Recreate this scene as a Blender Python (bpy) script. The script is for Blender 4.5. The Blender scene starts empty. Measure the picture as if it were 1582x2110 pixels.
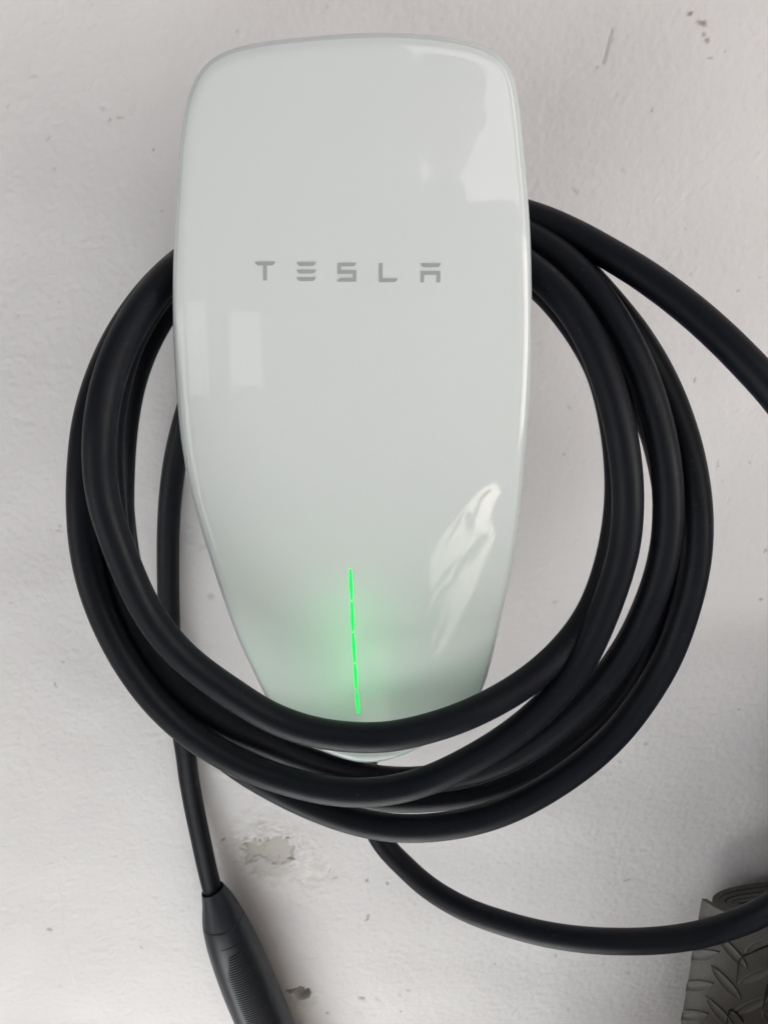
import bpy, bmesh, math
import numpy as np
from mathutils import Vector, Matrix

scene = bpy.context.scene
COL = scene.collection
R = math.radians

# ------------------------------------------------------------------ camera
CAM = Vector((0.015, -0.470, 0.0))
PITCH, ROLL = 18.0, 0.0
FOC = 1524.0                       # focal length in pixels of the 1582 x 2110 frame
cd = bpy.data.cameras.new("camera")
cam = bpy.data.objects.new("camera", cd)
COL.objects.link(cam)
cd.sensor_fit = 'VERTICAL'
cd.sensor_height = 36.0
cd.lens = 36.0 * FOC / 2110.0
cd.clip_start = 0.01
cd.clip_end = 100.0
CAM_ROT = Matrix.Rotation(R(90 - PITCH), 3, 'X') @ Matrix.Rotation(R(ROLL), 3, 'Z')
cam.matrix_world = Matrix.Translation(CAM) @ CAM_ROT.to_4x4()
scene.camera = cam

# ------------------------------------------------------------------ world, lamps, exposure
w = bpy.data.worlds.new("World")
scene.world = w
w.use_nodes = True
bg = w.node_tree.nodes["Background"]
bg.inputs[0].default_value = (0.93, 0.95, 1.0, 1)
bg.inputs[1].default_value = 0.16

def lamp_area(name, loc, target, sx, sy, power, color):
    d = bpy.data.lights.new(name, 'AREA')
    d.shape = 'RECTANGLE'
    d.size, d.size_y, d.energy, d.color = sx, sy, power, color
    o = bpy.data.objects.new(name, d)
    COL.objects.link(o)
    o.location = loc
    o.rotation_euler = (Vector(target) - Vector(loc)).to_track_quat('-Z', 'Y').to_euler()
    return o

def lamp_spot(name, loc, target, angle, blend, power, color, radius=0.01):
    d = bpy.data.lights.new(name, 'SPOT')
    d.spot_size, d.spot_blend, d.energy, d.color, d.shadow_soft_size = R(angle), blend, power, color, radius
    o = bpy.data.objects.new(name, d)
    COL.objects.link(o)
    o.location = loc
    o.rotation_euler = (Vector(target) - Vector(loc)).to_track_quat('-Z', 'Y').to_euler()
    return o

lamp_area("window_light", (-1.75, -1.45, -0.75), (0.0, 0.0, -0.35), 1.4, 1.5, 12, (1.0, 0.97, 0.945))
lamp_area("doorway_light", (1.50, -1.10, 0.15), (0.05, 0.0, -0.10), 0.24, 2.6, 8.0, (1.0, 0.955, 0.92))
lamp_area("driveway_light", (1.75, -1.30, -0.15), (0.05, 0.0, -0.30), 1.0, 0.9, 12, (1.0, 0.935, 0.885))
lamp_area("top_rim_light", (0.25, -1.25, 1.60), (0.1, -0.3, 0.0), 1.6, 0.25, 1.2, (1.0, 0.98, 0.95))  # added overhead lamp that draws the highlight along the top glass rim
lamp_area("far_window", (-1.16, -2.33, -0.22), (-0.05, -0.13, -0.06), 0.24, 0.42, 0.36, (1.0, 1.0, 1.0))
lamp_area("far_window", (-0.80, -2.45, -0.22), (-0.05, -0.13, -0.06), 0.22, 0.34, 0.26, (1.0, 1.0, 1.0))
lamp_area("silhouette_backlight", (1.10, -2.60, 1.18), (0.05, -0.13, 0.05), 1.65, 1.45, 15.0, (1.0, 0.955, 0.925))  # added bright panel behind the figure so its outline shows in the glass
lamp_spot("floor_sun", (-2.3, -2.2, 1.7), (-0.04, -0.68, -1.25), 15, 0.1, 13000, (0.89, 0.945, 1.0))
lamp_spot("driveway_sun", (3.3, -6.5, -0.40), (0.92, -3.30, -1.25), 7.0, 0.05, 20000, (1.0, 0.93, 0.84))
lamp_spot("driveway_sun", (2.4, -6.5, -0.40), (0.28, -3.10, -1.25), 1.3, 0.05, 20000, (1.0, 0.93, 0.84))

scene.view_settings.view_transform = 'Standard'
scene.view_settings.look = 'None'
scene.view_settings.exposure = 0.20
scene.view_settings.gamma = 1.0
scene.render.engine = 'CYCLES'
scene.cycles.use_denoising = True
scene.cycles.max_bounces = 8

# ------------------------------------------------------------------ helpers
def ray(px, py):
    return CAM_ROT @ Vector(((px - 791.0) / FOC, -(py - 1055.0) / FOC, -1.0))

def at(px, py, d):
    """the point seen at photo pixel px, py at a distance d in front of the wall"""
    r = ray(px, py)
    t = (-d - CAM.y) / r.y
    return CAM + r * t

def tag(o, label=None, cat=None, group=None, kind=None):
    if label: o["label"] = label
    if cat: o["category"] = cat
    if group: o["group"] = group
    if kind: o["kind"] = kind
    return o

def empty(name, loc):
    o = bpy.data.objects.new(name, None)
    o.empty_display_size = 0.05
    COL.objects.link(o)
    o.location = loc
    return o

def mesh_obj(name, verts, faces, m, parent=None, smooth=True):
    me = bpy.data.meshes.new(name)
    me.from_pydata([tuple(v) for v in verts], [], faces)
    me.update()
    if smooth:
        me.polygons.foreach_set("use_smooth", [True] * len(me.polygons))
    o = bpy.data.objects.new(name, me)
    COL.objects.link(o)
    if m: me.materials.append(m)
    if parent:
        o.parent = parent
        o.matrix_parent_inverse = Matrix.Translation(-parent_loc(parent))
    return o

def parent_loc(p):
    v = Vector(p.location)
    return v

def catmull(pts, closed=False, n=400):
    """centripetal-ish Catmull-Rom through pts, resampled to n equal arc-length points"""
    P = np.array([list(p) for p in pts], float)
    k = len(P)
    out = []
    segs = k if closed else k - 1
    for i in range(segs):
        if closed:
            p0, p1, p2, p3 = P[(i - 1) % k], P[i], P[(i + 1) % k], P[(i + 2) % k]
        else:
            p1, p2 = P[i], P[i + 1]
            p0 = P[i - 1] if i > 0 else 2 * p1 - p2
            p3 = P[i + 2] if i + 2 < k else 2 * p2 - p1
        a = [0.0]
        for u, v in ((p0, p1), (p1, p2), (p2, p3)):
            a.append(a[-1] + max(np.linalg.norm(v - u), 1e-9) ** 0.5)
        t0, t1, t2, t3 = a
        t = np.linspace(t1, t2, 24, endpoint=False)[:, None]
        A1 = (t1 - t) / (t1 - t0) * p0 + (t - t0) / (t1 - t0) * p1
        A2 = (t2 - t) / (t2 - t1) * p1 + (t - t1) / (t2 - t1) * p2
        A3 = (t3 - t) / (t3 - t2) * p2 + (t - t2) / (t3 - t2) * p3
        B1 = (t2 - t) / (t2 - t0) * A1 + (t - t0) / (t2 - t0) * A2
        B2 = (t3 - t) / (t3 - t1) * A2 + (t - t1) / (t3 - t1) * A3
        out.append((t2 - t) / (t2 - t1) * B1 + (t - t1) / (t2 - t1) * B2)
    C = np.vstack(out + ([P[:1]] if closed else [P[-1:]]))
    s = np.concatenate([[0], np.cumsum(np.linalg.norm(np.diff(C, axis=0), axis=1))])
    u = np.linspace(0, s[-1], n, endpoint=not closed)
    return np.stack([np.interp(u, s, C[:, j]) for j in range(C.shape[1])], 1)

def smooth_path(C, closed, it):
    for _ in range(it):
        if closed:
            C = 0.5 * C + 0.25 * (np.roll(C, 1, 0) + np.roll(C, -1, 0))
        else:
            D = C.copy()
            D[1:-1] = 0.5 * C[1:-1] + 0.25 * (C[:-2] + C[2:])
            C = D
    return C

def sweep(C, radii, sides=24, closed=False, caps=True, flat=None):
    """tube along points C; radii per point; flat = optional (a, b) stretch of the section"""
    n = len(C)
    T = np.roll(C, -1, 0) - np.roll(C, 1, 0) if closed else np.gradient(C, axis=0)
    T /= np.linalg.norm(T, axis=1)[:, None]
    N = np.zeros_like(C)
    up = np.array([0, -1.0, 0])
    for i in range(n):                       # reference direction: away from the wall
        v = up - T[i] * np.dot(up, T[i])
        N[i] = v / np.linalg.norm(v)
    Bn = np.cross(T, N)
    rr = np.broadcast_to(np.asarray(radii, float), (n,))
    ang = np.linspace(0, 2 * np.pi, sides, endpoint=False)
    fa, fb = flat or (1, 1)
    V = (C[:, None, :] + rr[:, None, None] * (fa * np.cos(ang)[None, :, None] * N[:, None, :]
         + fb * np.sin(ang)[None, :, None] * Bn[:, None, :])).reshape(-1, 3)
    F = []
    for i in range(n if closed else n - 1):
        j = (i + 1) % n
        for k in range(sides):
            l = (k + 1) % sides
            F.append((i * sides + k, i * sides + l, j * sides + l, j * sides + k))
    V = list(map(tuple, V))
    if caps and not closed:
        F.append(tuple(range(sides - 1, -1, -1)))
        F.append(tuple(range((n - 1) * sides, n * sides)))
    return V, F

# ------------------------------------------------------------------ materials
def mat(name):
    m = bpy.data.materials.new(name)
    m.use_nodes = True
    nt = m.node_tree
    return m, nt, nt.nodes["Principled BSDF"]

def add(nt, kind, **kw):
    n = nt.nodes.new(kind)
    for k, v in kw.items():
        setattr(n, k, v)
    return n

def noise(nt, scale, detail=4, rough=0.55, coord='Object'):
    tc = add(nt, 'ShaderNodeTexCoord')
    n = add(nt, 'ShaderNodeTexNoise')
    n.inputs['Scale'].default_value = scale
    n.inputs['Detail'].default_value = detail
    n.inputs['Roughness'].default_value = rough
    nt.links.new(tc.outputs[coord], n.inputs['Vector'])
    return n

def ramp(nt, src, a, b, ca, cb):
    r = add(nt, 'ShaderNodeValToRGB')
    r.color_ramp.elements[0].position, r.color_ramp.elements[0].color = a, (*ca, 1)
    r.color_ramp.elements[1].position, r.color_ramp.elements[1].color = b, (*cb, 1)
    nt.links.new(src, r.inputs[0])
    return r

def bump(nt, src, strength, dist, target):
    b = add(nt, 'ShaderNodeBump')
    b.inputs['Strength'].default_value = strength
    b.inputs['Distance'].default_value = dist
    nt.links.new(src, b.inputs['Height'])
    nt.links.new(b.outputs[0], target.inputs['Normal'])
    return b

def m_wall():
    m, nt, p = mat("painted_plaster")
    n = noise(nt, 9, 5)
    base = ramp(nt, n.outputs['Fac'], 0.3, 0.7, (0.752, 0.736, 0.735), (0.782, 0.767, 0.767))
    col = base.outputs[0]
    for att, c in (("stain", (0.50, 0.475, 0.435)), ("rust", (0.20, 0.10, 0.06)), ("dirt", (0.13, 0.12, 0.11))):
        a = add(nt, 'ShaderNodeAttribute', attribute_name=att)
        mx = add(nt, 'ShaderNodeMix', data_type='RGBA')
        nt.links.new(a.outputs['Fac'], mx.inputs[0])
        nt.links.new(col, mx.inputs[6])
        mx.inputs[7].default_value = (*c, 1)
        col = mx.outputs[2]
    nt.links.new(col, p.inputs['Base Color'])
    p.inputs['Roughness'].default_value = 0.72
    p.inputs['Specular IOR Level'].default_value = 0.25
    f = noise(nt, 700, 3, 0.6)
    bump(nt, f.outputs['Fac'], 0.35, 0.0004, p)
    return m

def m_plain(name, c, rough, spec=0.5, nscale=None, nstr=0.2, ndist=0.0003, vary=0.0):
    m, nt, p = mat(name)
    p.inputs['Base Color'].default_value = (*c, 1)
    p.inputs['Roughness'].default_value = rough
    p.inputs['Specular IOR Level'].default_value = spec
    if nscale:
        f = noise(nt, nscale, 4)
        bump(nt, f.outputs['Fac'], nstr, ndist, p)
    if vary:
        g = noise(nt, 28, 5, 0.65)
        r = ramp(nt, g.outputs['Fac'], 0.25, 0.8, [x * (1 - vary) for x in c], [x * (1 + vary) for x in c])
        nt.links.new(r.outputs[0], p.inputs['Base Color'])
    return m

def m_rubber():
    m, nt, p = mat("black_rubber")
    g = noise(nt, 40, 6, 0.7)
    r = ramp(nt, g.outputs['Fac'], 0.3, 0.8, (0.0028, 0.0043, 0.0080), (0.0048, 0.0063, 0.0105))
    du = noise(nt, 420, 3, 0.8)                       # specks of dust
    dr = ramp(nt, du.outputs['Fac'], 0.66, 0.80, (0, 0, 0), (1, 1, 1))
    dm = add(nt, 'ShaderNodeMix', data_type='RGBA')
    nt.links.new(dr.outputs[0], dm.inputs[0])
    nt.links.new(r.outputs[0], dm.inputs[6])
    dm.inputs[7].default_value = (0.07, 0.068, 0.064, 1)
    nt.links.new(dm.outputs[2], p.inputs['Base Color'])
    q = noise(nt, 60, 6, 0.75)
    rr = add(nt, 'ShaderNodeMapRange')
    rr.inputs['To Min'].default_value, rr.inputs['To Max'].default_value = 0.32, 0.62
    nt.links.new(q.outputs['Fac'], rr.inputs['Value'])
    nt.links.new(rr.outputs[0], p.inputs['Roughness'])
    p.inputs['Specular IOR Level'].default_value = 0.24
    f = noise(nt, 1400, 2)
    bump(nt, f.outputs['Fac'], 0.25, 0.0002, p)
    return m

def m_glass_face():
    """white-backed tempered glass: white behind a clear gloss, a little light comes through"""
    m, nt, p = mat("white_backed_glass")
    p.inputs['Base Color'].default_value = (0.80, 0.835, 0.832, 1)
    sm = noise(nt, 22, 6, 0.75)                     # smudges and dust film
    rr = add(nt, 'ShaderNodeMapRange')
    rr.inputs['From Min'].default_value, rr.inputs['From Max'].default_value = 0.45, 0.75
    rr.inputs['To Min'].default_value, rr.inputs['To Max'].default_value = 0.015, 0.045
    nt.links.new(sm.outputs['Fac'], rr.inputs['Value'])
    nt.links.new(rr.outputs[0], p.inputs['Roughness'])
    bw = noise(nt, 26, 2, 0.4)
    bump(nt, bw.outputs['Fac'], 0.03, 0.002, p)      # slight waviness of the pane
    p.inputs['IOR'].default_value = 1.5
    tr = add(nt, 'ShaderNodeBsdfTranslucent')
    tr.inputs['Color'].default_value = (0.85, 0.92, 0.88, 1)
    mx = add(nt, 'ShaderNodeMixShader')
    mx.inputs[0].default_value = 0.10
    nt.links.new(p.outputs[0], mx.inputs[1])
    nt.links.new(tr.outputs[0], mx.inputs[2])
    nt.links.new(mx.outputs[0], nt.nodes['Material Output'].inputs[0])
    return m

def m_emit(name, c, strength):
    m, nt, p = mat(name)
    p.inputs['Base Color'].default_value = (*c, 1)
    p.inputs['Emission Color'].default_value = (*c, 1)
    p.inputs['Emission Strength'].default_value = strength
    return m

M_WALL = m_wall()
M_RUBBER = m_rubber()
M_FACE = m_glass_face()
M_EDGE = m_plain("green_tinted_glass_edge", (0.66, 0.71, 0.705), 0.06)
M_BODY = m_plain("grey_plastic_body", (0.50, 0.51, 0.52), 0.38, nscale=900, nstr=0.15)
M_PRINT = m_plain("grey_print", (0.40, 0.415, 0.415), 0.06)
M_LED = m_emit("green_led", (0.0, 0.80, 0.085), 1.0)
M_GUIDE = m_emit("green_light_guide", (0.02, 1.0, 0.22), 24.0)
M_GRIP = m_plain("charcoal_grip_plastic", (0.016, 0.020, 0.027), 0.42, 0.45, nscale=1500, nstr=0.2)
M_SEAM = m_plain("dark_seam", (0.004, 0.004, 0.005), 0.6)
M_MAT = m_plain("grey_vinyl_mat", (0.10, 0.094, 0.084), 0.55, 0.4, nscale=650, nstr=0.5, ndist=0.0005, vary=0.2)
M_TREAD = m_plain("grey_vinyl_tread", (0.115, 0.108, 0.097), 0.5, 0.4, nscale=650, nstr=0.5, ndist=0.0005, vary=0.2)
M_FLOOR = m_plain("concrete_floor", (0.32, 0.31, 0.29), 0.8, 0.3, nscale=30, nstr=0.3, ndist=0.003, vary=0.25)

# ------------------------------------------------------------------ plaster wall
def fft_noise(shape, step, lo, hi, rng, aniso=(1, 1), shear=0.0):
    """band-limited noise, wavelengths lo..hi metres, unit deviation"""
    wn = rng.standard_normal(shape)
    fz = np.fft.fftfreq(shape[0], step)[:, None] * aniso[0]
    fx = np.fft.rfftfreq(shape[1], step)[None, :] * aniso[1]
    f = np.sqrt((fz + shear * fx) ** 2 + fx ** 2)
    band = np.exp(-(f * lo) ** 2) * (1 - np.exp(-(f * hi) ** 2)) / np.maximum(f, 1.0) ** 0.5
    out = np.fft.irfft2(np.fft.rfft2(wn) * band, s=shape)
    return out / out.std()

def build_wall():
    rng = np.random.default_rng(7)
    step = 0.0011
    xs = np.arange(-0.46, 0.47, step)
    zs = np.arange(-0.78, 0.34, step)
    shape = (len(zs), len(xs))
    X, Z = np.meshgrid(xs, zs)
    # photo pixel of each wall point, used only to lay the marks where the photo has them
    dx, dy, dz = X - CAM.x, -CAM.y, Z - CAM.z
    rt = np.array(CAM_ROT.transposed())
    vx = rt[0, 0] * dx + rt[0, 1] * dy + rt[0, 2] * dz
    vy = rt[1, 0] * dx + rt[1, 1] * dy + rt[1, 2] * dz
    vz = rt[2, 0] * dx + rt[2, 1] * dy + rt[2, 2] * dz
    U = 791 + FOC * vx / -vz
    W = 1055 - FOC * vy / -vz
    orange = fft_noise(shape, step, 0.0016, 0.009, rng, shear=0.4)
    mid = fft_noise(shape, step, 0.004, 0.03, rng, aniso=(1, 1.4), shear=0.5)
    big = fft_noise(shape, step, 0.07, 0.35, rng)
    fine = fft_noise(shape, step, 0.0006, 0.004, rng)
    h = 0.00007 * orange + 0.00007 * mid + 0.0005 * big + 0.000012 * fine
    # trowel strokes: a few long shallow diagonal waves
    stain = np.zeros(shape)
    dirt = np.zeros(shape)
    rust = np.zeros(shape)
    wu = 7 * mid + 4 * orange
    wv = 6 * np.roll(mid, 97, 1) + 4 * np.roll(orange, 41, 0)
    def ell(cx, cy, rx, ry, rot=0.0, warp=1.0):
        a = (U + warp * wu - cx); b = (W + warp * wv - cy)
        c, s = math.cos(R(rot)), math.sin(R(rot))
        return np.sqrt(((a * c + b * s) / rx) ** 2 + ((-a * s + b * c) / ry) ** 2)
    def step_(e, soft):
        return np.clip((1 - e) / soft + 0.5, 0, 1)
    # flaked paint under the coil: pits down to the base coat, stained rim
    pit = np.maximum.reduce([step_(ell(520, 1750, 15, 24, 0, 0.5), 0.2), step_(ell(570, 1753, 36, 31, 0, 0.5), 0.14),
                             step_(ell(558, 1786, 42, 20, 10, 0.6), 0.5) * 0.55])
    ring = step_(ell(566, 1752, 92, 62, 8, 1.2), 0.9)
    rough = ring * (1 - pit)
    h = h * (1 - 0.92 * pit) - 0.0013 * pit
    h += 0.00016 * rough * np.clip(orange, -1, 2) + 0.00020 * rough
    stain = np.maximum(stain, np.clip(0.85 * pit + rough * np.clip(0.30 + 0.12 * mid, 0, 0.6), 0, 1))
    r2 = step_(ell(645, 1795, 62, 42, 20, 1.3), 0.8) * np.clip(0.24 + 0.14 * mid, 0, 0.5)
    stain = np.maximum(stain, r2)
    dirt = np.maximum(dirt, 0.35 * step_(ell(566, 1775, 5, 3), 0.8))
    # drilled hole with a broken rim
    hole = step_(ell(621, 2046, 16, 10, 8, 0.25), 0.35)
    h -= 0.004 * hole
    h += 0.0006 * step_(ell(618, 2054, 20, 11, 0, 0.4), 0.6) * (1 - hole)
    dirt = np.maximum(dirt, 0.45 * hole)
    dirt = np.maximum(dirt, 0.8 * step_(ell(600, 2042, 9, 4, 20, 0.2), 0.6))
    stain = np.maximum(stain, 0.4 * step_(ell(622, 2058, 28, 18, 0, 0.5), 0.9))
    # small nicks: x, y, rx, ry, rotation, depth, darkness
    for cx, cy, rx, ry, rot, dep, dk in (
        (459, 1730, 5, 4, 0, .6, .7), (591, 1724, 8, 3, -20, .9, .8), (505, 1727, 8, 3, -40, .6, .5),
        (678, 1796, 2, 8, 20, .5, .5), (692, 1810, 8, 2, 0, .3, .35), (757, 1890, 3, 8, 35, .5, .6), (797, 1821, 3, 3, 0, .3, .7),
        (757, 1815, 3, 3, 0, .3, .6), (745, 2058, 8, 5, 10, .7, .55), (674, 2088, 4, 4, 0, .5, .6), (780, 2060, 14, 3, 45, .3, .25),
        (825, 2046, 4, 4, 0, .4, .3), (826, 2083, 4, 3, 0, .4, .5), (1018, 1988, 4, 2, 30, .3, .6), (1145, 1971, 3, 3, 0, .3, .5),
        (1292, 1813, 11, 3, -15, .3, .35), (118, 1096, 14, 2, 5, .3, .45), (122, 1083, 7, 2, 50, .3, .4), (130, 1365, 3, 3, 0, .3, .5),
        (116, 1412, 2, 6, -20, .4, .6), (102, 1916, 6, 4, 10, .4, .55), (292, 1953, 4, 3, 0, .3, .4), (224, 248, 2, 7, 10, .3, .6),
        (212, 222, 5, 4, 0, .6, .2), (248, 243, 10, 2, -5, .3, .4), (316, 309, 2, 7, 30, .3, .7), (335, 434, 4, 2, 10, .3, .6),
        (113, 348, 4, 3, 0, .6, .3), (74, 163, 9, 6, -10, -.7, 0), (134, 291, 5, 5, 0, -.5, 0), (102, 285, 3, 9, 10, .4, .2),
        (1142, 1238, 6, 3, 0, .3, .3), (435, 1230, 7, 7, 0, .4, .25), (1109, 58, 2, 4, 0, .3, .5), (1230, 137, 3, 3, 0, .3, .5),
        (1342, 228, 3, 4, 0, .3, .5), (1463, 119, 7, 2, 5, .2, .4), (1492, 104, 3, 3, 0, .2, .3), (1182, 394, 9, 3, 45, .5, .4),
        (1280, 352, 6, 3, 50, .4, .25), (1429, 785, 2, 9, 25, .4, .5), (1570, 570, 10, 2, -20, .3, .5), (1520, 600, 4, 2, 10, .2, .4),
        (1421, 565, 5, 3, 60, .4, .3), (1412, 472, 5, 2, 45, .3, .35), (1172, 839, 3, 3, 0, .2, .6), (1161, 936, 3, 3, 0, .2, .4),
        (1566, 1236, 4, 3, 0, .3, .6), (1576, 1135, 3, 6, 0, .3, .5), (1543, 953, 3, 3, 0, .2, .5), (1478, 958, 2, 14, 8, .4, .35),
        (1522, 1464, 4, 3, 0, .3, .4), (1331, 1533, 3, 3, 0, .2, .4), (1279, 1572, 3, 3, 0, .2, .4), (1200, 690, 20, 3, 60, .3, .1),
        (488, 63, 9, 2, 25, .3, .35), (493, 75, 8, 5, 0, -.6, 0), (376, 283, 3, 7, 10, .3, .3), (20, 220, 2, 6, 10, .3, .4)):
        e = step_(ell(cx, cy, rx * .78, ry * .78, rot, 0.15), 0.9)
        h -= 0.0006 * dep * e
        dirt = np.maximum(dirt, dk * e)
    for cx, cy, rx, ry, rot, dk in ((1421, 28, 5, 5, 0, .95), (1446, 47, 11, 5, 25, .9), (1450, 71, 5, 4, 0, .6), (1457, 82, 5, 5, 0, .85), (1450, 47, 5, 6, -20, .9)):
        rust = np.maximum(rust, 0.78 * dk * step_(ell(cx, cy, rx, ry, rot, 0.1), 0.9))
    def line(pts, width, dep, dk):
        nonlocal h, dirt
        best = np.full(shape, 1e9)
        for (x0, y0), (x1, y1) in zip(pts[:-1], pts[1:]):
            L = (x1 - x0) ** 2 + (y1 - y0) ** 2
            t = np.clip(((U - x0) * (x1 - x0) + (W - y0) * (y1 - y0)) / L, 0, 1)
            best = np.minimum(best, np.hypot(U - x0 - t * (x1 - x0), W - y0 - t * (y1 - y0)))
        e = np.exp(-(best / width) ** 2)
        h -= dep * e
        dirt = np.maximum(dirt, dk * e)
    line([(1261, 61), (1252, 95), (1243, 130)], 3.0, 0.0005, 0.45)
    line([(1262, 82), (1254, 92)], 2.5, 0.0003, 0.2)
    line([(118, 1822), (128, 1868), (128, 1900), (134, 1930), (139, 1962), (150, 2000), (165, 2050)], 2.6, -0.00035, 0)
    # random pinholes
    for _ in range(110):
        cx, cy = rng.uniform(0, 1582), rng.uniform(0, 2110)
        s = rng.uniform(1.6, 3.4)
        a = U - cx; b = W - cy
        e = np.exp(-(a * a + b * b) / (s * s))
        h += (0.00035 if rng.random() < 0.45 else -0.0004) * e
        if rng.random() < 0.35: dirt = np.maximum(dirt, rng.uniform(0.10, 0.32) * e)
    # fade relief to nothing at the rim of the dense sheet, then wide coarse margins
    fx = np.clip(np.minimum(xs - xs[0], xs[-1] - xs) / 0.02, 0, 1)
    fz = np.clip(np.minimum(zs - zs[0], zs[-1] - zs) / 0.02, 0, 1)
    h *= fz[:, None] * fx[None, :]
    ex = np.array([0.3, 0.9, 1.8]); ezl = np.array([0.2, 0.47]); ezh = np.array([0.3, 0.9, 1.4])
    X2 = np.concatenate([(xs[0] - ex)[::-1], xs, xs[-1] + ex])
    Z2 = np.concatenate([(zs[0] - ezl)[::-1], zs, zs[-1] + ezh])
    def pad(a): return np.pad(a, ((len(ezl), len(ezh)), (3, 3)))
    h, stain, dirt, rust = pad(h), pad(stain), pad(dirt), pad(rust)
    nz, nx = h.shape
    GX, GZ = np.meshgrid(X2, Z2)
    co = np.stack([GX, -h, GZ], -1).reshape(-1, 3).astype(np.float32)
    idx = np.arange(nz * nx).reshape(nz, nx)
    q = np.stack([idx[:-1, :-1], idx[:-1, 1:], idx[1:, 1:], idx[1:, :-1]], -1).reshape(-1, 4)
    me = bpy.data.meshes.new("plaster_wall")
    me.vertices.add(len(co)); me.vertices.foreach_set("co", co.ravel())
    me.loops.add(q.size); me.loops.foreach_set("vertex_index", q.ravel().astype(np.int32))
    me.polygons.add(len(q))
    me.polygons.foreach_set("loop_start", np.arange(0, q.size, 4, dtype=np.int32))
    me.polygons.foreach_set("use_smooth", np.ones(len(q), bool))
    me.update(calc_edges=True)
    for nm, arr in (("stain", stain), ("dirt", dirt), ("rust", rust)):
        a = me.attributes.new(nm, 'FLOAT', 'POINT')
        a.data.foreach_set("value", arr.ravel().astype(np.float32))
    me.materials.append(M_WALL)
    o = bpy.data.objects.new("plaster_wall", me)
    COL.objects.link(o)
    tag(o, "rough white painted plaster wall with flaked patch, nicks and a drilled hole", "wall", kind="structure")

build_wall()

FLOOR_Z = -1.25
fl = mesh_obj("floor", [(-4, -6, FLOOR_Z), (4, -6, FLOOR_Z), (4, 0.05, FLOOR_Z), (-4, 0.05, FLOOR_Z)], [(0, 1, 2, 3)], M_FLOOR, smooth=False)
tag(fl, "grey concrete floor in front of the white wall", "floor", kind="structure")

# ------------------------------------------------------------------ wall charger
OUT = [(740, 69), (690, 72), (644, 76), (588, 81), (532, 88), (500, 95), (468, 104), (446, 113), (430, 124), (416, 139), (405, 156), (393, 182),
       (384, 214), (373, 293), (363, 445), (358, 546), (357, 640), (360, 721), (368, 847), (381, 949), (401, 1040),
       (424, 1115), (446, 1186), (468, 1250), (495, 1321), (526, 1387), (548, 1432), (572, 1472), (605, 1509), (640, 1533), (672, 1546),
       (713, 1560), (745, 1567), (776, 1566), (812, 1558), (853, 1542), (890, 1522), (930, 1494), (965, 1461), (988, 1432), (1003, 1394),
       (1016, 1343), (1031, 1272), (1053, 1175), (1067, 1083), (1079, 964), (1087, 873), (1093, 772), (1096, 680), (1095, 590), (1093, 495), (1088, 414),
       (1078, 303), (1068, 207), (1060, 156), (1052, 138), (1041, 123), (1028, 111), (1010, 101), (985, 92), (957, 84), (910, 76), (860, 71), (800, 68)]

Z_TOP = at(740, 69, 0.125).z
Z_BOT = at(745, 1567, 0.10).z
X_MID = 0.5 * (at(357, 640, 0.12).x + at(1096, 640, 0.12).x)

def face_depth(x, z):
    """how far the front of the glass stands off the wall"""
    t = (z - Z_BOT) / (Z_TOP - Z_BOT)
    d = 0.132
    if t < 0.50: d += 0.006 * ((0.50 - t) / 0.50) ** 2
    if t > 0.60: d -= 0.005 * ((t - 0.60) / 0.40) ** 2
    return d - 0.0048 * ((x - X_MID) / 0.083) ** 2

def on_face(px, py, lift=0.0):
    d = 0.12
    for _ in range(12):
        p = at(px, py, d)
        d = face_depth(p.x, p.z) + lift
    return at(px, py, d)

charger = empty("wall_charger", (X_MID, 0.0, Z_BOT))
tag(charger, "white glass fronted wall charger with grey lettering and a lit green light line", "ev charger")

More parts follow.
